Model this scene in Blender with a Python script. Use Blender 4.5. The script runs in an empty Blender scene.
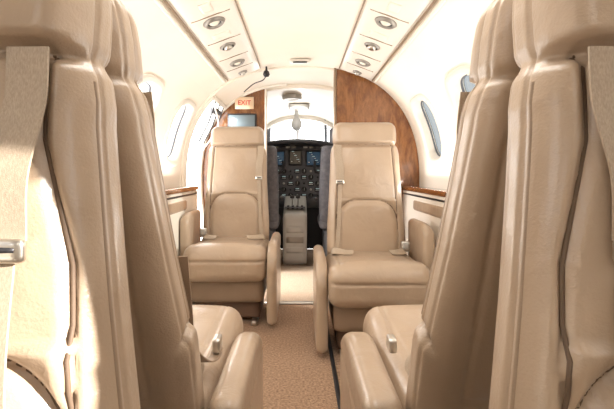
import bpy, bmesh, math, numpy as np
from mathutils import Vector, Matrix
from math import pi, sin, cos, radians

scene = bpy.context.scene
COL = scene.collection
CAMZ = 0.92

# ------------------------------------------------------------------ materials
def mat(name, color, rough=0.5, metal=0.0, coat=0.0, emis=None, estr=0.0, spec=0.5, sheen=0.0):
    m = bpy.data.materials.new(name); m.use_nodes = True
    b = m.node_tree.nodes['Principled BSDF']
    b.inputs['Base Color'].default_value = (*color, 1)
    b.inputs['Roughness'].default_value = rough
    b.inputs['Metallic'].default_value = metal
    b.inputs['Coat Weight'].default_value = coat
    b.inputs['Specular IOR Level'].default_value = spec
    b.inputs['Sheen Weight'].default_value = sheen
    if emis:
        b.inputs['Emission Color'].default_value = (*emis, 1)
        b.inputs['Emission Strength'].default_value = estr
    return m

def add_noise(m, c1, c2, scale=20, detail=6, bump=0.0, bscale=None, bdist=0.01, stretch=None, lo=0.3, hi=0.7):
    nt = m.node_tree; N = nt.nodes; L = nt.links
    b = N['Principled BSDF']
    tc = N.new('ShaderNodeTexCoord'); mp = N.new('ShaderNodeMapping')
    L.new(tc.outputs['Object'], mp.inputs['Vector'])
    if stretch: mp.inputs['Scale'].default_value = stretch
    n = N.new('ShaderNodeTexNoise'); n.inputs['Scale'].default_value = scale; n.inputs['Detail'].default_value = detail
    L.new(mp.outputs['Vector'], n.inputs['Vector'])
    r = N.new('ShaderNodeValToRGB')
    r.color_ramp.elements[0].position = lo; r.color_ramp.elements[1].position = hi
    r.color_ramp.elements[0].color = (*c1, 1); r.color_ramp.elements[1].color = (*c2, 1)
    L.new(n.outputs['Fac'], r.inputs['Fac']); L.new(r.outputs['Color'], b.inputs['Base Color'])
    if bump > 0:
        n2 = N.new('ShaderNodeTexNoise'); n2.inputs['Scale'].default_value = bscale or scale; n2.inputs['Detail'].default_value = 3
        L.new(tc.outputs['Object'], n2.inputs['Vector'])
        bp = N.new('ShaderNodeBump'); bp.inputs['Strength'].default_value = bump; bp.inputs['Distance'].default_value = bdist
        L.new(n2.outputs['Fac'], bp.inputs['Height']); L.new(bp.outputs['Normal'], b.inputs['Normal'])
    return m

def leather(name, c1, c2, rough):
    m = mat(name, c1, rough, spec=.6, coat=.3)
    m.node_tree.nodes['Principled BSDF'].inputs['Coat Roughness'].default_value = .2
    add_noise(m, c1, c2, 5, 4, .3, 260, .002)
    # soft hide creases as a second, broad bump
    nt = m.node_tree; N = nt.nodes; L = nt.links; b = N['Principled BSDF']
    tc = N.new('ShaderNodeTexCoord'); n = N.new('ShaderNodeTexNoise'); n.inputs['Scale'].default_value = 11; n.inputs['Detail'].default_value = 2; n.inputs['Distortion'].default_value = .8
    L.new(tc.outputs['Object'], n.inputs['Vector'])
    bp2 = N.new('ShaderNodeBump'); bp2.inputs['Strength'].default_value = .35; bp2.inputs['Distance'].default_value = .013
    L.new(n.outputs['Fac'], bp2.inputs['Height'])
    old = [nd for nd in N if nd.type == 'BUMP' and nd != bp2][0]
    L.new(bp2.outputs['Normal'], old.inputs['Normal'])
    return m
LEATHER = leather('leather_tan', (.405, .302, .214), (.465, .352, .254), .30)
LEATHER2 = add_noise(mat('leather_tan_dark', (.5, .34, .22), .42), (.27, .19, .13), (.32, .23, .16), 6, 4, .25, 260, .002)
SEAM_SHADE = mat('seam_thread', (.13, .085, .055), .7)  # groove shading put into a dark cord colour
CREAM = add_noise(mat('headliner_cream', (.8, .7, .57), .65), (.84, .78, .69), (.88, .82, .73), 3, 3, .15, 400, .001)
CREAM2 = mat('plastic_cream', (.84, .78, .69), .4)
WHITE = mat('plastic_white', (.80, .76, .69), .35)
WEB = add_noise(mat('belt_webbing', (.62, .48, .34), .7), (.36, .285, .21), (.47, .38, .29), 700, 2, .4, 900, .001, stretch=(1, 1, .3))
METAL = mat('metal_brushed', (.62, .60, .56), .3, 1.0)
DARKM = mat('metal_dark', (.05, .05, .055), .4, .6)
BLACK = mat('plastic_black', (.018, .018, .022), .45)
GREY = mat('cockpit_grey', (.10, .105, .12), .5)
LGREY = mat('pedestal_grey', (.42, .41, .39), .45)
TRIM = mat('trim_bronze', (.30, .22, .15), .35, .5)
CARPET = add_noise(mat('carpet_tan', (.5, .3, .2), .95, sheen=.1), (.21, .115, .066), (.58, .385, .25), 100, 5, 1.0, 240, .006, lo=.28, hi=.72)
CARPET_SUNLIT = add_noise(mat('carpet_entry', (.7, .6, .5), .95), (.52, .38, .27), (.72, .58, .45), 150, 4, .6, 260, .004)  # paler carpet tone with the sunlight put into its colour
BASEM = mat('seat_plinth_brown', (.16, .10, .07), .6)

def wood():
    m = mat('wood_burl', (.4, .16, .05), .2, coat=.7)
    nt = m.node_tree; N = nt.nodes; L = nt.links; b = N['Principled BSDF']
    tc = N.new('ShaderNodeTexCoord'); mp = N.new('ShaderNodeMapping'); mp.inputs['Scale'].default_value = (5, 5, 1.6)
    L.new(tc.outputs['Object'], mp.inputs['Vector'])
    n = N.new('ShaderNodeTexNoise'); n.inputs['Scale'].default_value = 3.2; n.inputs['Detail'].default_value = 8; n.inputs['Distortion'].default_value = 2.0
    L.new(mp.outputs['Vector'], n.inputs['Vector'])
    w = N.new('ShaderNodeTexNoise'); w.inputs['Scale'].default_value = 26; w.inputs['Detail'].default_value = 6; w.inputs['Distortion'].default_value = 1
    L.new(mp.outputs['Vector'], w.inputs['Vector'])
    mx = N.new('ShaderNodeMix'); mx.data_type = 'FLOAT'; mx.inputs[0].default_value = .3
    L.new(n.outputs['Fac'], mx.inputs[2]); L.new(w.outputs['Fac'], mx.inputs[3])
    r = N.new('ShaderNodeValToRGB'); e = r.color_ramp.elements
    e[0].position = .36; e[0].color = (.13, .042, .012, 1); e[1].position = .64; e[1].color = (.30, .128, .042, 1)
    k = r.color_ramp.elements.new(.5); k.color = (.215, .08, .023, 1)
    L.new(mx.outputs[0], r.inputs['Fac']); L.new(r.outputs['Color'], b.inputs['Base Color'])
    return m
WOOD = wood()

def pane_mat(name, tint, fac):
    m = bpy.data.materials.new(name); m.use_nodes = True
    nt = m.node_tree; N = nt.nodes; L = nt.links
    N.remove(N['Principled BSDF'])
    t = N.new('ShaderNodeBsdfTransparent'); t.inputs[0].default_value = (*tint, 1)
    g = N.new('ShaderNodeBsdfGlossy'); g.inputs['Roughness'].default_value = .05
    mx = N.new('ShaderNodeMixShader'); mx.inputs[0].default_value = fac
    L.new(t.outputs[0], mx.inputs[1]); L.new(g.outputs[0], mx.inputs[2])
    L.new(mx.outputs[0], N['Material Output'].inputs['Surface'])
    return m
PANE = pane_mat('window_acrylic', (.97, .98, 1), .05)
PANET = pane_mat('window_acrylic_tinted', (.095, .105, .112), .06)

# ------------------------------------------------------------------ helpers
def empty(name, loc=(0, 0, 0), rz=0):
    e = bpy.data.objects.new(name, None); e.location = loc; e.rotation_euler = (0, 0, rz)
    e.empty_display_size = .05
    COL.objects.link(e); return e

def obj(name, verts, faces, m, parent=None, smooth=True):
    me = bpy.data.meshes.new(name)
    me.from_pydata([tuple(map(float, v)) for v in verts], [], [tuple(map(int, f)) for f in faces])
    me.materials.append(m)
    if smooth:
        me.polygons.foreach_set('use_smooth', [True] * len(me.polygons))
    me.update()
    o = bpy.data.objects.new(name, me); COL.objects.link(o)
    if parent: o.parent = parent
    return o

def fixn(o):
    bm = bmesh.new(); bm.from_mesh(o.data); bmesh.ops.recalc_face_normals(bm, faces=bm.faces[:]); bm.to_mesh(o.data); bm.free()

def gridbox(h, n):
    h = np.array(h, float); idx = {}; pts = []; faces = []
    def vid(i, j, k):
        t = (i, j, k)
        if t not in idx:
            idx[t] = len(pts); pts.append([-h[0] + 2*h[0]*i/n[0], -h[1] + 2*h[1]*j/n[1], -h[2] + 2*h[2]*k/n[2]])
        return idx[t]
    for ax in range(3):
        a, b = [(1, 2), (2, 0), (0, 1)][ax]
        for side in (0, n[ax]):
            for p in range(n[a]):
                for q in range(n[b]):
                    def mk(pp, qq):
                        t = [0, 0, 0]; t[ax] = side; t[a] = pp; t[b] = qq; return vid(*t)
                    f = [mk(p, q), mk(p+1, q), mk(p+1, q+1), mk(p, q+1)]
                    if side == 0: f.reverse()
                    faces.append(f)
    return np.array(pts), faces

def rbox(h, r, n):
    p, f = gridbox(h, n); h = np.array(h, float)
    r = min(r, min(h) * .999)
    q = np.clip(p, -(h - r), h - r); d = p - q
    L = np.linalg.norm(d, axis=1, keepdims=True); L[L == 0] = 1
    return q + d / L * r, f

def rb(name, c, h, m, parent=None, r=.01, n=(6, 6, 6), fn=None):
    p, f = rbox(h, r, n)
    p = p + np.array(c)
    if fn is not None: p = fn(p)
    return obj(name, p, f, m, parent)

def cyl(name, c, r, depth, m, parent=None, axis='Z', seg=28, bev=.15, r2=None):
    if r2 is None: r2 = r
    b = min(r, depth) * bev
    prof = [(0, -depth/2), (r-b, -depth/2), (r-b*.3, -depth/2+b*.3), (r, -depth/2+b), (r2, depth/2-b), (r2-b*.3, depth/2-b*.3), (r2-b, depth/2), (0, depth/2)]
    return revolve(name, prof, c, m, parent, axis, seg)

def revolve(name, prof, c, m, parent=None, axis='Z', seg=28):
    v = []; f = []
    for (r, z) in prof:
        for i in range(seg):
            a = 2*pi*i/seg
            p = (r*cos(a), r*sin(a), z)
            if axis == 'Y': p = (p[0], p[2], p[1])
            if axis == 'X': p = (p[2], p[0], p[1])
            v.append((p[0]+c[0], p[1]+c[1], p[2]+c[2]))
    for j in range(len(prof)-1):
        for i in range(seg):
            k = (i+1) % seg
            f.append((j*seg+i, j*seg+k, (j+1)*seg+k, (j+1)*seg+i))
    o = obj(name, v, f, m, parent)
    bm = bmesh.new(); bm.from_mesh(o.data); bmesh.ops.remove_doubles(bm, verts=bm.verts[:], dist=1e-5)
    bmesh.ops.recalc_face_normals(bm, faces=bm.faces[:]); bm.to_mesh(o.data); bm.free()
    return o

def tube(name, pts, r, m, parent=None, cyclic=False):
    cu = bpy.data.curves.new(name, 'CURVE'); cu.dimensions = '3D'
    s = cu.splines.new('POLY'); s.points.add(len(pts)-1)
    for i, p in enumerate(pts): s.points[i].co = (*p, 1)
    s.use_cyclic_u = cyclic
    cu.bevel_depth = r; cu.bevel_resolution = 3; cu.use_fill_caps = True
    cu.materials.append(m)
    o = bpy.data.objects.new(name, cu); COL.objects.link(o)
    if parent: o.parent = parent
    return o

def smooth_pts(pts, n=8):
    P = [Vector(p) for p in pts]; out = []
    P = [P[0]*2-P[1]] + P + [P[-1]*2-P[-2]]
    for i in range(1, len(P)-2):
        for k in range(n):
            t = k/n
            a, b, c, d = P[i-1], P[i], P[i+1], P[i+2]
            out.append(.5*((2*b)+(-a+c)*t+(2*a-5*b+4*c-d)*t*t+(-a+3*b-3*c+d)*t**3))
    out.append(P[-2]); return out

def ribbon(name, pts, width, side, m, parent=None, th=.003):
    P = smooth_pts(pts); v = []; f = []
    S = Vector(side).normalized()
    for i, p in enumerate(P):
        t = (P[min(i+1, len(P)-1)] - P[max(i-1, 0)]).normalized()
        s = (S - t*S.dot(t)).normalized(); nn = t.cross(s)
        for a, b in ((-1, -1), (1, -1), (1, 1), (-1, 1)):
            v.append(p + s*a*width/2 + nn*b*th/2)
    for i in range(len(P)-1):
        for k in range(4):
            l = (k+1) % 4
            f.append((i*4+k, i*4+l, i*4+4+l, i*4+4+k))
    f.append((0, 1, 2, 3)); e = (len(P)-1)*4; f.append((e+3, e+2, e+1, e))
    o = obj(name, v, f, m, parent, smooth=False); fixn(o); return o

# ------------------------------------------------------------------ passenger seat
def polydist(x, z, poly):
    P = np.array([tuple(p)[:2] for p in poly]); d = np.full(x.shape, 9.)
    for i in range(len(P)-1):
        a = P[i]; b = P[i+1]; ab = b-a; L = (ab**2).sum() + 1e-12
        t = np.clip(((x-a[0])*ab[0] + (z-a[1])*ab[1])/L, 0, 1)
        d = np.minimum(d, np.hypot(x-(a[0]+t*ab[0]), z-(a[1]+t*ab[1])))
    return d

WZ = [.36, .45, .6, .8, .95, 1.05, 1.085, 1.106, 1.125, 1.17, 1.22, 1.26]
WW = [.225, .229, .227, .214, .207, .203, .196, .183, .189, .190, .186, .178]
T = .112

def arch_poly():
    pts = [(-.176, .40)]
    for i in range(25):
        a = pi - pi*i/24
        c, s = cos(a), sin(a)
        pts.append((.176*math.copysign(abs(c)**.6, c), .60+.175*abs(s)**.75))
    pts.append((.176, .40)); return pts
ARCH = arch_poly()

def make_seat(loc, rz, D, lean, s, arm_h=.47, arm_y0=.10, name='passenger_seat', bo=.150, arm_w=.034, zs=1.0, lowpanel=False, nar=0.0, strap=False):
    E = empty(name, loc, rz); E.scale = (1, 1, zs)
    def front(z): return D + lean*np.clip((z-.45)/.8, -.2, 1.1)
    def wz(z): return np.interp(z, WZ, WW)*(1-nar*np.clip((np.asarray(z)-.6)/.42, 0, 1))
    # back
    w0 = .21; zc = .80; hz = .445
    p, f = rbox((w0, T/2, hz), .045, (84, 30, 136))
    x, y, z = p[:, 0].copy(), p[:, 1].copy(), p[:, 2]+zc
    sc = wz(z)/w0; X = x*sc; u = x/w0
    fm = np.clip((-y/(T/2)-.25)/.6, 0, 1)
    bm_ = np.clip((y/(T/2)-.25)/.6, 0, 1)
    edge = np.clip(1-u**2, 0, 1)
    q_ = 1-nar
    bol = {sg: [(sg*.176, .66), (sg*.166, .86), (sg*.157*q_, 1.0), (sg*.152*q_, 1.10)] for sg in (-1, 1)}
    def fdisp(X, u, z):
        edge = np.clip(1-u**2, 0, 1)
        disp = .020*edge
        dA = polydist(X, z, ARCH)
        inside = ((np.abs(X) < .174) & (z < .775))
        disp = disp + np.where(inside, .012*np.clip(dA/.03, 0, 1), 0)
        disp = disp - .012*np.exp(-(dA/.006)**2)
        for sg in (-1, 1):
            dB = polydist(X, z, bol[sg])
            disp = disp - .010*np.exp(-(dB/.0055)**2)
        disp = disp + .010*np.exp(-((z-.98)/.12)**2)*edge
        disp = disp + np.where(z > 1.108, .022*np.clip((z-1.108)/.012, 0, 1), 0)
        disp = disp - .022*np.exp(-((z-1.104)/.008)**2)
        return disp
    disp = fdisp(X, u, z)
    Y = y + T/2 + front(z) - disp*fm
    dR = polydist(X, z, [(-.15, .5), (-.14, 1.0), (-.10, 1.07), (.10, 1.07), (.14, 1.0), (.15, .5), (-.15, .5)])
    Y += bm_*(.008*edge - .006*np.exp(-(dR/.005)**2))
    Y += bm_*(-.012*np.exp(-((z-1.104)/.008)**2))
    sm = np.clip((np.abs(u)-.9)/.08, 0, 1)
    zl = .585 + .06*np.cos(np.clip((y+.01)/.07, -1, 1)*pi/2)
    X = X - np.sign(x)*sm*(.006*np.exp(-((y+.012)/.004)**2)*(1 if not lowpanel else (z > .63)) + .003*np.exp(-((y-.028)/.0035)**2) + .007*np.exp(-((z-zl)/.006)**2)*(1 if lowpanel else 0))
    if lowpanel:
        X = X + np.sign(x)*sm*.008*np.clip((zl-z)/.02, 0, 1)
    o = obj('backrest', np.stack([X, Y, z], 1), f, LEATHER, E)
    # dark cords laid along the grooves to deepen their shading
    def shade_cord(poly, r=.0028):
        out = []
        for i in range(len(poly)-1):
            for k in range(6):
                t = k/6; out.append((poly[i][0]*(1-t)+poly[i+1][0]*t, poly[i][1]*(1-t)+poly[i+1][1]*t))
        out.append(poly[-1])
        xa = np.array([a for a, b in out]); za = np.array([b for a, b in out])
        d = fdisp(xa, xa/wz(za), za)
        yy = front(za) - d
        tube('seam', [(float(a), float(b)-.0002, float(c)) for a, b, c in zip(xa, yy, za)], r, SEAM_SHADE, E)
    shade_cord([q for q in ARCH if q[1] > .44])
    for sg in (-1, 1): shade_cord(bol[sg])
    shade_cord([(-.150*q_, 1.104), (.150*q_, 1.104)], .0035)
    for sg in (-1, 1):
        pts = []
        for zz in np.linspace(.66 if lowpanel else .42, 1.075, 26):
            pts.append((sg*(wz(zz)-.004), front(zz)+T/2-.024, zz))
        tube('side_piping', pts, .0035, LEATHER2, E)
    # cushion
    hy = (D+.07)/2
    p, f = rbox((.25, hy, .10), .062, (60, 60, 26))
    x, y, z = p[:, 0], p[:, 1].copy(), p[:, 2].copy()
    top = np.clip((z/.10-.2)/.6, 0, 1)
    zz = z + .018*(1-(x/.25)**2)*top*(1-(y/hy)**4)
    zz = zz + .018*np.exp(-((y+hy*.72)/.09)**2)*top
    for sg in (-1, 1):
        g = .008*np.exp(-((x-sg*.19)/.0055)**2)
        zz = zz - g*top*np.clip((p[:, 1]+hy*.9)/.05, 0, 1)
    y = y + .012*np.exp(-((z-.030)/.005)**2)*np.clip((-p[:, 1]/hy-.85)/.12, 0, 1)
    y = y - .018*np.clip(-p[:, 1]/hy, 0, 1)**6*np.clip(z/.1*.5+.5, 0, 1)
    obj('seat_cushion', np.stack([x, y+hy, zz+.365], 1), f, LEATHER, E)
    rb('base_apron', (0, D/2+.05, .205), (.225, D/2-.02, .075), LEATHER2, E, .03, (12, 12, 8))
    rb('base_frame', (0, D/2+.07, .085), (.20, D/2-.05, .058), BASEM, E, .012, (8, 8, 5))
    for sg in (-1, 1):
        rb('seat_leg_rail', (sg*.17, D/2+.06, .014), (.018, D/2, .013), METAL, E, .004, (3, 6, 3))
    # aisle arm unit
    y1 = D + .10
    ya = (arm_y0+y1)/2; hl = (y1-arm_y0)/2
    zb = .03; hz2 = (arm_h-zb)/2
    ax = s*(.250+arm_w)
    def armfn(q):
        t = np.clip((arm_y0+.20-q[:, 1])/.20, 0, 1)
        k = np.clip((q[:, 2]-zb)/(arm_h-zb), 0, 1)
        q[:, 2] -= .14*(1-np.sqrt(np.clip(1-t**2, 0, 1)))*k
        g = .006*np.exp(-((q[:, 2]-(arm_h-.10))/.006)**2)
        q[:, 0] -= np.sign(q[:, 0]-ax)*g
        return q
    rb('armrest_inner', (ax, ya, zb+hz2), (arm_w, hl, hz2), LEATHER, E, .03, (14, 36, 60), armfn)
    oh = .66
    def ofn(q):
        t = np.clip((.10+.20-q[:, 1])/.16, 0, 1)
        k = np.clip((q[:, 2]-.2)/(oh-.2), 0, 1)
        q[:, 2] -= .10*(1-np.sqrt(np.clip(1-t**2, 0, 1)))*k
        return q
    yo = (.10+y1)/2
    rb('armrest_outer', (-s*.280, yo+.03, (.2+oh)/2), (.030, (y1-.10)/2-.04, (oh-.2)/2), LEATHER, E, .028, (14, 30, 30), ofn)
    def sy(x_, z_):
        w = float(wz(z_)); e = max(0, 1-(x_/w)**2)
        d = .020*e + .010*math.exp(-((z_-.98)/.12)**2)*e + (.012 if z_ < .77 else 0)
        return float(front(z_)) - d - .006
    bx = s*(bo-.01); bx2 = s*bo
    pts = [(bx2, sy(bx2, 1.10)-.004, 1.103), (bx2, sy(bx2, 1.04), 1.04), (bx, sy(bx, .96)-.002, .96), (bx, sy(bx, .89), .89)]
    ribbon('shoulder_belt', pts, .044, (1, 0, 0), WEB, E)
    pts = [(bx, sy(bx, .87), .87), (bx+s*.006, sy(bx, .76)-.002, .76), (bx+s*.012, sy(bx, .62), .62), (bx+s*.025, sy(bx, .50)-.012, .50), (bx+s*.035, D-.02, .465)]
    ribbon('shoulder_belt_lower', pts, .022, (1, 0, 0), WEB, E)
    rb('belt_guide', (bx, sy(bx, .88)-.004, .88), (.024, .006, .013), METAL, E, .0055, (8, 3, 6))
    rb('belt_guide_slot', (bx, sy(bx, .88)-.010, .882), (.017, .002, .003), DARKM, E, .0015, (4, 2, 2))
    for sg in (-1, 1):
        pts = [(sg*.215, D+.0, .45), (sg*.20, D-.06, .487), (sg*.15, D-.12, .493), (sg*.10, D-.14, .497)]
        ribbon('lap_belt', pts, .045, (0, 1, .35), WEB, E)
    if strap:
        pts = [(s*.204, float(front(zz))+.002, zz) for zz in (.78, .72, .64, .57)] + [(s*.222, D-.016, .51), (s*.234, D-.07, .492), (s*.236, D-.11, .50)]
        ribbon('side_strap', pts, .026, (1, 0, 0), LEATHER2, E)
    rb('belt_buckle', (-s*.205, D-.045, .512), (.024, .016, .03), METAL, E, .008, (6, 5, 6))
    rb('buckle_latch', (-s*.205, D-.063, .516), (.018, .003, .018), LGREY, E, .002, (3, 2, 3))
    return E, sy

FL, _ = make_seat((-.445, 2.38, 0), 0, .42, .09, +1, arm_h=.50, arm_y0=-.02, arm_w=.030, bo=.170)
FR, _ = make_seat((.388, 1.93, 0), 0, .42, .09, -1, arm_h=.50, arm_y0=.06, zs=.98, arm_w=.030, bo=.165)
M1, _ = make_seat((-.44, 1.43, 0), pi, .52, .23, -1, arm_h=.475, arm_y0=.10, arm_w=.036, zs=.965, lowpanel=True, nar=.08, strap=True)
M2, _ = make_seat((.462, 1.43, 0), pi, .52, .23, +1, arm_h=.475, arm_y0=.10, arm_w=.042, zs=.965, lowpanel=True, nar=.08)
N1, _ = make_seat((-.410, -.06, 0), 0, .46, .07, +1, bo=.120, zs=.955, nar=.15)
N2, _ = make_seat((.447, -.06, 0), 0, .46, .07, -1, bo=.118, zs=.955, nar=.13)
for E, s in ((M1, -1), (M2, 1)):
    rb('strap_buckle', (s*.236, .42, .515), (.010, .022, .018), METAL, E, .006, (4, 6, 5))

# ------------------------------------------------------------------ fuselage shell
A, BU, BL, ZC, EX = .90, .87, .98, .85, 2/2.4
def S(phi, Y, off=0.0):
    c, s = cos(radians(phi)), sin(radians(phi))
    k = max(0, Y-3.75)/1.15
    a = A*(1-.30*k**1.3); bu = BU*(1-.15*k**1.2)
    x = a*math.copysign(abs(c)**EX, c); z = ZC + (bu if s > 0 else BL)*math.copysign(abs(s)**EX, s)
    if off:
        e = .5
        c2, s2 = cos(radians(phi+e)), sin(radians(phi+e)); c1, s1 = cos(radians(phi-e)), sin(radians(phi-e))
        dx = a*(math.copysign(abs(c2)**EX, c2)-math.copysign(abs(c1)**EX, c1))
        dz = ((bu if s2 > 0 else BL)*math.copysign(abs(s2)**EX, s2)-(bu if s1 > 0 else BL)*math.copysign(abs(s1)**EX, s1))
        L = math.hypot(dx, dz); x += -dz/L*off; z += dx/L*off
    return (x, Y, z)

def phi_of_z(z):
    lo, hi = -89.9, 89.9
    for _ in range(50):
        m = (lo+hi)/2
        if S(m, 0)[2] < z: lo = m
        else: hi = m
    return lo

WIN_R = [2.68-.69*i for i in range(6)]
WIN_L = [2.84-.69*i for i in range(6)]
PHC, PHH, YH = 20.5, 13.0, .155
def in_win(phi, Y):
    side = WIN_R if phi < 90 else WIN_L
    p = phi if phi < 90 else 180-phi
    for yc in side:
        if abs((p-PHC)/PHH)**3.4 + abs((Y-yc)/YH)**3.4 < 1.06: return True
    if phi > 90 and 3.17 < Y < 3.66 and -50 < p < 66: return True
    return False

def shell(name, p0, p1, y0, y1, m, dp=1.25, dy=.02, holes=True):
    n = int(round((p1-p0)/dp)); k = int(round((y1-y0)/dy)); v = []; f = []
    for j in range(k+1):
        for i in range(n+1):
            v.append(S(p0+(p1-p0)*i/n, y0+(y1-y0)*j/k))
    for j in range(k):
        for i in range(n):
            ph = p0+(p1-p0)*(i+.5)/n; Y = y0+(y1-y0)*(j+.5)/k
            if holes and in_win(ph, Y): continue
            f.append((j*(n+1)+i, j*(n+1)+i+1, (j+1)*(n+1)+i+1, (j+1)*(n+1)+i))
    return obj(name, v, f, m)
PB = phi_of_z(0.0)
Y0, Y1, YC = -1.5, 3.75, 4.9
shell('wall_right', PB, 45, Y0, Y1, CREAM)
shell('ceiling', 45, 135, Y0, Y1, CREAM, 2.5, .05, False)
shell('wall_left', 135, 180-PB, Y0, Y1, CREAM)
shell('wall_cockpit_right', PB, 45, Y1, YC, CREAM2, 3, .1, False)
shell('ceiling_cockpit', 45, 135, Y1, YC, CREAM2, 3, .1, False)
shell('wall_cockpit_left', 135, 180-PB, Y1, YC, CREAM2, 3, .1, False)

fw = S(PB, 0)[0]
fl = rb('floor', (0, (Y0+YC)/2, -.02), (fw, (YC-Y0)/2, .02), CARPET, None, .004, (4, 4, 2))
rb('entry_mat', (0, 3.42, .004), (.55, .55, .005), CARPET_SUNLIT, None, .003, (4, 4, 2))  # pale sheet painted as the sunlit stretch of forward floor

def section_poly(name, Y, m, pmin, pmax, extra, th=.03):
    pts = [S(pmin+(pmax-pmin)*i/40, Y, .002) for i in range(41)] + [(x, Y, z) for x, z in extra]
    n = len(pts)
    v = pts + [(p[0], p[1]+th, p[2]) for p in pts]
    f = [tuple(range(n)), tuple(range(2*n-1, n-1, -1))] + [(i, (i+1) % n, n+(i+1) % n, n+i) for i in range(n)]
    o = obj(name, v, f, m, None, False); fixn(o); return o
section_poly('wall_aft', Y0-.03, CREAM, PB, 180-PB, [])

def phi_of_x(x):
    lo, hi = 0, 90
    for _ in range(50):
        m = (lo+hi)/2
        if S(m, 0)[0] > x: lo = m
        else: hi = m
    return lo
pr = phi_of_x(.275)
section_poly('wall_partition_right', 3.08, WOOD, PB, pr, [(.275, 0.002)], .035)
rb('trim_1', (.264, 3.095, .86), (.010, .028, .85), TRIM, None, .008, (3, 3, 20))
pl = phi_of_x(.32)
section_poly('wall_partition_left', 3.70, WOOD, 180-PB, 180-pl, [(-.32, 0.002)], .035)
rb('trim_2', (-.310, 3.715, .86), (.010, .028, .85), CREAM2, None, .008, (3, 3, 20))
section_poly('wall_cockpit_partition', 3.70, CREAM2, PB, phi_of_x(.34), [(.34, 0.002)], .035)
def arch(name, Y, p0, p1, r, off, m, sx=1.0):
    return tube(name, [S(p0+(p1-p0)*i/60, Y, off) for i in range(61)], r, m)
arch('trim_3', 3.10, PB+5, 175-PB, .012, .004, CREAM2)
arch('trim_4', 3.69, 95, 180-PB, .016, .004, WHITE)
arch('trim_5', 3.74, 20, 160, .025, .015, CREAM2)

# door frame around entry opening (left)
DF = empty('door_1')
for nm, yy in (('frame_aft', 3.165), ('frame_forward', 3.66)):
    tube(nm, [S(135+(180+45-135)*i/50, yy, .0) for i in range(51)], .022, WHITE, DF)
tube('frame_top', [S(135, 3.165+.495*i/6, .0) for i in range(7)], .022, WHITE, DF)
for k in range(3):
    yy = 3.25+.16*k
    tube('door_strut', [S(136, yy, .02), S(150, yy+.03, .07), S(162, yy+.05, .05)], .007, DARKM, DF)
rb('hinge_block', (-.70, 3.4, 1.42), (.03, .1, .02), DARKM, DF, .006, (3, 6, 3))
tube('door_grab_cable', smooth_pts([S(137, 3.2, .03), (-.66, 3.3, 1.28), (-.78, 3.35, 1.12), S(172, 3.4, .03)]), .006, WHITE, DF)

# windows
def make_window(i, side, yc, tinted):
    E = empty('window_%d' % i)
    def P(t, sc, off, add=0.0):
        c, s_ = cos(t), sin(t); e = 2/3.4
        dp = (PHH*sc+add*57)*math.copysign(abs(s_)**e, s_); dy = (YH*sc+add)*math.copysign(abs(c)**e, c)
        ph = PHC+dp
        if side < 0: ph = 180-ph
        return S(ph, yc+dy, off)
    rows = [(1, -.002, .055), (1, .010, .050), (1, .014, .040), (1, .014, .016), (1, .008, .006), (1, .0, .0), (1, -.06, -.012)]
    n = 72; v = []; f = []
    for (sc, off, add) in rows:
        for k in range(n): v.append(P(2*pi*k/n, sc, off, add))
    for j in range(len(rows)-1):
        for k in range(n):
            l = (k+1) % n; f.append((j*n+k, j*n+l, (j+1)*n+l, (j+1)*n+k))
    fr = obj('frame', v, f, WHITE, E); fixn(fr)
    tube('inner_seal', [P(2*pi*k/n, 1, -.045, -.01) for k in range(n)], .006, GREY, E, True)
    def disc(nm, off, m, s0=1.0):
        v = [P(0, 0, off)]; f = []
        R = 6
        for r_ in range(1, R+1):
            for k in range(n): v.append(P(2*pi*k/n, s0*r_/R, off))
        for k in range(n): f.append((0, 1+k, 1+(k+1) % n))
        for r_ in range(R-1):
            for k in range(n):
                l = (k+1) % n; f.append((1+r_*n+k, 1+(r_+1)*n+k, 1+(r_+1)*n+l, 1+r_*n+l))
        return obj(nm, v, f, m, E)
    disc('pane', -.055, PANET if tinted else PANE, .97)
wi = 1
for k, y in enumerate(WIN_R):
    make_window(wi, 1, y, k in (0, 1)); wi += 1
for k, y in enumerate(WIN_L):
    make_window(wi, -1, y, False); wi += 1

# side consoles with wood cap
for sg in (-1, 1):
    E = empty('side_console')
    yend = 3.06
    rb('console_panel', (sg*.795, (Y0+yend)/2+.02, .40), (.035, (yend-Y0)/2-.03, .39), CREAM2, E, .012, (4, 30, 12))
    rb('wood_cap', (sg*.81, (Y0+yend)/2+.02, .802), (.055, (yend-Y0)/2-.03, .016), WOOD, E, .008, (8, 30, 4))
    rb('arm_pad', (sg*.785, 1.2, .70), (.028, 1.6, .045), LEATHER, E, .025, (8, 40, 8))
    rb('dark_reveal', (sg*.759, (Y0+yend)/2+.02, .765), (.003, (yend-Y0)/2-.05, .006), DARKM, E, .002, (2, 10, 2))

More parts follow.
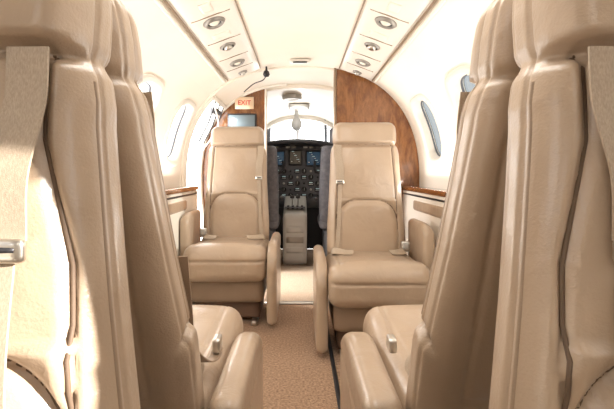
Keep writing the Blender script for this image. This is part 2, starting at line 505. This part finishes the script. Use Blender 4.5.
# overhead service panels
LENS = mat('lamp_lens', (.75, .70, .60), .2, emis=(1, .9, .75), estr=.15)
RING = mat('lamp_ring_grey', (.28, .26, .235), .35, .3)
for sg in (-1, 1):
    E = empty('overhead_service_panel')
    def ph(x):
        p_ = phi_of_x(x); return p_ if sg > 0 else 180-p_
    xs = np.linspace(.30, .53, 9); v = []; f = []; ys = np.linspace(Y0+.05, 3.03, 40)
    offs = [.0, .014, .018, .018, .018, .018, .018, .014, .0]
    for y in ys:
        for x, o_ in zip(xs, offs): v.append(S(ph(x), y, o_))
    for j in range(len(ys)-1):
        for i in range(8): f.append((j*9+i, j*9+i+1, (j+1)*9+i+1, (j+1)*9+i))
    o = obj('panel', v, f, WHITE, E); fixn(o)
    for x, m_, r_ in ((.292, TRIM, .004), (.538, TRIM, .006), (.56, CREAM2, .010)):
        tube('edge_trim', [S(ph(x), y, .006) for y in (Y0+.05, 1, 3.03)], r_, m_, E)
    def place(o, x, y, off):
        p_ = ph(x); c0 = Vector(S(p_, y, 0)); c1 = Vector(S(p_, y, 1.0)); nrm = (c1-c0).normalized()
        o.matrix_local = Matrix.Translation(c0 + nrm*off) @ nrm.to_track_quat('Z', 'Y').to_matrix().to_4x4()
    def light(x, y, r):
        o = revolve('reading_light_bezel', [(r*1.12, 0), (r*1.12, .004), (r, .010), (r*.86, .016), (r*.74, .014), (r*.70, .004)], (0, 0, 0), RING, E); place(o, x, y, .018)
        o = revolve('reading_light_socket', [(r*.74, .006), (r*.6, .001), (0, .001)], (0, 0, 0), BLACK, E); place(o, x, y, .018)
        o = revolve('reading_light_lens', [(0, .016), (r*.3, .014), (r*.52, .006), (r*.54, .001)], (0, 0, 0), LENS, E); place(o, x, y, .018)
    def gasper(x, y, r):
        o = revolve('air_gasper', [(r*1.15, 0), (r*1.1, .007), (r*.85, .012)], (0, 0, 0), RING, E); place(o, x, y, .018)
        o = revolve('air_gasper_cup', [(r*.85, .010), (r*.6, .004), (r*.55, .004)], (0, 0, 0), BLACK, E); place(o, x, y, .018)
        o = revolve('air_gasper_nozzle', [(r*.6, .004), (r*.58, .018), (r*.4, .024), (0, .024)], (0, 0, 0), METAL, E); place(o, x, y, .018)
    def slot(x, y, a, b, m_):
        o = rb('panel_insert', (0, 0, 0), (a, b, .003), m_, E, .0025, (4, 4, 2)); place(o, x, y, .02)
    for base in (1.97, .6, -.7):
        light(.42, base, .050)
        gasper(.42, base+.37, .042)
        light(.42, base+.72, .048)
        gasper(.42, base+.98, .03) if base > 1 else None
        slot(.42, base-.17, .045, .028, CREAM2)
        slot(.42, base+.185, .03, .05, CREAM2)
        for q in (-.08, .26, .58, .84):
            slot(.42, base+q, .0015, .095, TRIM)

# exit placard
E = empty('exit_sign', (-.50, 3.68, 1.54))
rb('placard', (0, 0, 0), (.085, .006, .055), mat('placard_beige', (.85, .66, .47), .5), E, .004, (3, 2, 3))
tc = bpy.data.curves.new('lettering', 'FONT'); tc.body = 'EXIT'; tc.size = .058; tc.align_x = 'CENTER'; tc.align_y = 'CENTER'; tc.extrude = .001; tc.offset = .0005
tc.materials.append(mat('sign_red', (.6, .03, .02), .5))
to = bpy.data.objects.new('lettering', tc); COL.objects.link(to); to.parent = E; to.location = (0, -.008, 0); to.rotation_euler = (pi/2, 0, 0)
E = empty('bulkhead_display', (-.52, 3.675, 1.37))
rb('bezel', (0, 0, 0), (.13, .012, .075), DARKM, E, .008, (4, 3, 4))
rb('screen', (0, -.013, 0), (.115, .002, .06), mat('screen_glass', (.14, .18, .2), .1, emis=(.45, .55, .6), estr=.2), E, .001, (2, 2, 2))

E = empty('headset_hook', (-.25, 3.04, 1.655))
revolve('hook_knob', [(0, -.03), (.018, -.026), (.026, -.01), (.02, .01), (.008, .02), (.006, .05)], (0, 0, 0), BLACK, E)
tube('cable', smooth_pts([(0, 0, -.02), (-.03, .02, -.05), (-.10, .05, -.07), (-.18, .1, -.12)]), .004, BLACK, E)
E = empty('emergency_light', (0, 2.9, 1.704))
rb('housing', (0, 0, 0), (.075, .03, .012), WHITE, E, .008, (6, 4, 3))
rb('lens', (0, -.02, -.012), (.05, .015, .004), DARKM, E, .003, (4, 3, 2))

# ------------------------------------------------------------------ cockpit
CX = -.03
IP = empty('instrument_panel', (CX, 4.55, 0))
rb('panel_face', (0, .03, .88), (.58, .025, .36), GREY, IP, .015, (8, 3, 8))
def glf(q):
    q[:, 2] -= .10*(q[:, 0]/.6)**2
    return q
rb('glareshield', (0, -.02, 1.25), (.59, .12, .03), BLACK, IP, .025, (30, 8, 5), glf)
SCR = mat('avionics_screen', (.015, .02, .03), .12, emis=(.10, .18, .26), estr=.3)
SCR2 = mat('avionics_screen_amber', (.02, .02, .02), .12, emis=(.25, .20, .14), estr=.25)
DIG = mat('digits_pale', (.3, .4, .4), .4, emis=(.6, .8, .8), estr=.35)
MARK = mat('panel_marking', (.75, .75, .72), .5)
for cx, cz, w, h, m_ in [(-.42, 1.07, .075, .075, SCR), (-.22, 1.07, .072, .072, SCR), (-.02, 1.08, .060, .070, SCR2), (.18, 1.07, .072, .072, SCR), (.38, 1.07, .075, .075, SCR)]:
    rb('display_bezel', (cx, 0, cz), (w+.018, .012, h+.018), BLACK, IP, .006, (4, 3, 4))
    rb('display', (cx, -.012, cz), (w, .003, h), m_, IP, .002, (2, 2, 2))
    for q in range(7):
        rb('display_mark', (cx-w*.7+q*w*.23, -.016, cz-h*.6+.022*((q*5) % 6)), (.008+.006*(q % 2), .001, .003), [MARK, DIG][q % 2], IP, .0005, (1, 1, 1))
for r_ in range(5):
    zc_ = .93-.068*r_
    for c_ in range(9):
        cx = -.30+.075*c_
        if (r_*2+c_) % 3 == 0:
            cyl('knob', (cx, -.012, zc_), .012, .03, BLACK if c_ % 2 else LGREY, IP, 'Y', 16)
        elif (r_*2+c_) % 3 == 1:
            rb('radio_unit', (cx, -.002, zc_), (.034, .008, .024), BLACK, IP, .004, (3, 2, 3))
            rb('radio_digits', (cx, -.011, zc_+.008), (.020, .001, .005), DIG, IP, .0005, (1, 1, 1))
            rb('radio_digits', (cx, -.011, zc_-.011), (.024, .001, .003), MARK, IP, .0005, (1, 1, 1))
        else:
            revolve('gauge', [(.030, 0), (.030, -.008), (.026, -.012), (.024, -.006), (0, -.006)], (cx, 0, zc_), BLACK, IP, 'Y', 24)
            rb('gauge_needle', (cx+.004, -.009, zc_+.006), (.0025, .001, .014), MARK, IP, .0005, (1, 1, 1))
for c_ in range(10):
    rb('annunciator', (-.30+.065*c_, -.004, 1.195), (.024, .006, .010), [MARK, SCR2, GREY][c_ % 3], IP, .003, (2, 2, 2))

PD = empty('center_pedestal', (CX-.02, 4.2, 0))
def pdf(q):
    k = np.clip((q[:, 1]+.15)/.45, 0, 1)
    q[:, 2] += np.where(q[:, 2] > .3, .16*k, 0)
    return q
rb('pedestal_body', (0, .08, .25), (.12, .24, .25), LGREY, PD, .02, (6, 14, 10), pdf)
rb('pedestal_top_panel', (0, .06, .56), (.105, .15, .006), GREY, PD, .004, (4, 4, 2))
for k in range(3):
    rb('face_slot', (0, -.163, .15+.10*k), (.085, .004, .032), RING if k == 1 else LGREY, PD, .003, (3, 2, 3))
for sx in (-.03, .03):
    tube('throttle_lever', [(sx, .05, .54), (sx, .02, .65)], .007, METAL, PD)
    rb('throttle_knob', (sx, .018, .665), (.022, .016, .018), BLACK, PD, .01, (5, 5, 5))
for r_ in range(3):
    for c_ in range(4):
        cyl('pedestal_knob', (-.07+.047*c_, -.05+.05*r_, .56), .012, .03, BLACK, PD, 'Z', 12)

DG = add_noise(mat('cockpit_seat_grey', (.14, .14, .16), .7), (.09, .09, .105), (.15, .15, .17), 30, 3, .3, 200, .002)
for sg in (-1, 1):
    P_ = empty('pilot_seat', (CX+.02+sg*.395, 3.98, 0))
    def psf(q):
        t = (q[:, 2]-.45)/.75
        q[:, 0] *= 1-.18*np.clip(t-.5, 0, 1); q[:, 1] -= .10*t
        return q
    rb('back', (0, 0, .80), (.20, .05, .37), DG, P_, .045, (16, 8, 24), psf)
    rb('headrest', (0, -.11, 1.26), (.11, .035, .075), DG, P_, .033, (10, 6, 8))
    rb('seat_pan', (0, .20, .42), (.20, .23, .06), DG, P_, .045, (12, 12, 6))
    rb('seat_base', (0, .18, .18), (.15, .18, .175), GREY, P_, .02, (6, 6, 6))
    rb('armrest', (-sg*.225, .12, .66), (.022, .15, .02), BLACK, P_, .018, (5, 10, 5))
    tube('headrest_post', [(0, -.10, 1.12), (0, -.11, 1.22)], .012, METAL, P_)
    Yk = empty('control_yoke', (CX+.02+sg*.30, 4.36, .94))
    tube('column', [(0, .16, 0), (0, 0, 0)], .018, BLACK, Yk)
    tube('wheel', smooth_pts([(-.13, 0, .10), (-.13, 0, 0), (-.06, 0, -.03), (0, 0, 0), (.06, 0, -.03), (.13, 0, 0), (.13, 0, .10)]), .015, BLACK, Yk)

WF = empty('window_windshield')
zt = S(90, YC)[2]
tube('top_frame', [S(25+130*i/40, YC, .01) for i in range(41)], .035, CREAM2, WF)
tube('center_post', [(CX, YC+.3, 1.25), (CX, YC-.02, zt)], .024, LGREY, WF)
for sx in (-1, 1):
    tube('side_post', [(CX+sx*.36, YC+.2, 1.2), (CX+sx*.33, YC-.02, zt-.04)], .020, GREY, WF)
v = []; f = []
for j in range(2):
    for i in range(21):
        p_ = S(15+150*i/20, YC, .02)
        v.append(p_ if j == 0 else (p_[0]*1.0, YC+.45, 1.15+(p_[2]-1.15)*.15))
for i in range(20): f.append((i, i+1, 22+i, 21+i))
obj('glass', v, f, PANE, WF)
section_poly('wall_nose', YC, BLACK, PB, 12, [(-S(12, YC)[0], S(12, YC)[2]-.0)]+[(-S(12-(12-PB)*i/20, YC)[0], S(12-(12-PB)*i/20, YC)[2]) for i in range(1, 21)], .03)
E = empty('cockpit_dome_light', (CX-.01, 4.68, 1.49))
revolve('lamp_body', [(0, -.10), (.035, -.09), (.06, -.05), (.062, -.01), (.045, .03), (.025, .05), (.02, .13)], (0, 0, 0), LGREY, E)
E = empty('overhead_speaker', (CX-.05, 4.12, 1.66))
revolve('speaker_ring', [(.095, .03), (.10, 0), (.09, -.014), (.07, -.01), (.065, 0), (0, -.002)], (0, 0, 0), LGREY, E)
E = empty('overhead_switch_panel', (CX+.02, 4.42, 1.625))
rb('switch_plate', (0, 0, 0), (.11, .08, .02), LGREY, E, .008, (4, 4, 3))
for k in range(6):
    rb('toggle', (-.1+.04*k, -.03, -.03), (.006, .006, .014), METAL, E, .003, (2, 2, 3))

rb('seat_track', (.158, 1.3, .003), (.010, 1.5, .004), DARKM, None, .002, (2, 10, 2))
rb('trim_6', (0, 2.86, .006), (.27, .02, .007), METAL, None, .003, (4, 2, 2))

# ------------------------------------------------------------------ lights
def area(name, loc, target, sx, sy_, power, col=(1, .96, .90)):
    l = bpy.data.lights.new(name, 'AREA'); l.shape = 'RECTANGLE'; l.size = sx; l.size_y = sy_; l.energy = power; l.color = col
    o = bpy.data.objects.new(name, l); COL.objects.link(o); o.location = loc
    o.rotation_euler = (Vector(target)-Vector(loc)).to_track_quat('-Z', 'Y').to_euler()
    return o
area('ceiling_wash_light', (0, .9, 1.69), (0, .9, 0), .3, 1.0, 6.5)  # added fill, kept above the view, no fixture modelled
area('ceiling_wash_light', (0, -.9, 1.69), (0, -.9, 0), .3, 1.0, 3.5)  # second added fill, behind the camera
for sg in (-1, 1):  # added upward fill to brighten the headliner, no lamp on the ledge
    l = bpy.data.lights.new('window_ledge_upwash_light', 'AREA'); l.shape = 'RECTANGLE'; l.size = .05; l.size_y = 2.1; l.energy = 11.5; l.color = (1, .96, .90)
    o = bpy.data.objects.new('window_ledge_upwash_light', l); COL.objects.link(o); o.location = (sg*.80, 1.85, .835)
    o.rotation_euler = (0, radians(180 - sg*28), 0)
area('entry_daylight', (-1.3, 3.42, 1.25), (0, 3.3, .2), .6, 1.2, 55, (1, .98, .95))
pl_ = bpy.data.lights.new('cockpit_dome_lamp', 'POINT'); pl_.energy = 4; pl_.shadow_soft_size = .08; pl_.color = (1, .97, .92)  # added fill lamp that lifts the cockpit brightness
po = bpy.data.objects.new('cockpit_dome_lamp', pl_); COL.objects.link(po); po.location = (CX, 4.30, 1.50)
sun = bpy.data.lights.new('sun', 'SUN'); sun.energy = 22; sun.angle = radians(.6); sun.color = (1, .93, .83)
so = bpy.data.objects.new('sun', sun); COL.objects.link(so)
so.rotation_euler = Vector((-1.18, .396, -.43)).to_track_quat('-Z', 'Y').to_euler()

w = bpy.data.worlds.new('sky'); scene.world = w; w.use_nodes = True
bg = w.node_tree.nodes['Background']; bg.inputs[0].default_value = (1, .985, .96, 1); bg.inputs[1].default_value = 6.0

# ------------------------------------------------------------------ camera
cam = bpy.data.cameras.new('camera'); co = bpy.data.objects.new('camera', cam); COL.objects.link(co)
co.location = (0, 0, CAMZ); co.rotation_euler = (pi/2, 0, 0)
cam.sensor_width = 36; cam.lens = 24; cam.clip_start = .02
cam.shift_x = 7/614; cam.shift_y = -32.5/614
scene.camera = co
scene.view_settings.view_transform = 'Standard'
scene.view_settings.exposure = -0.08
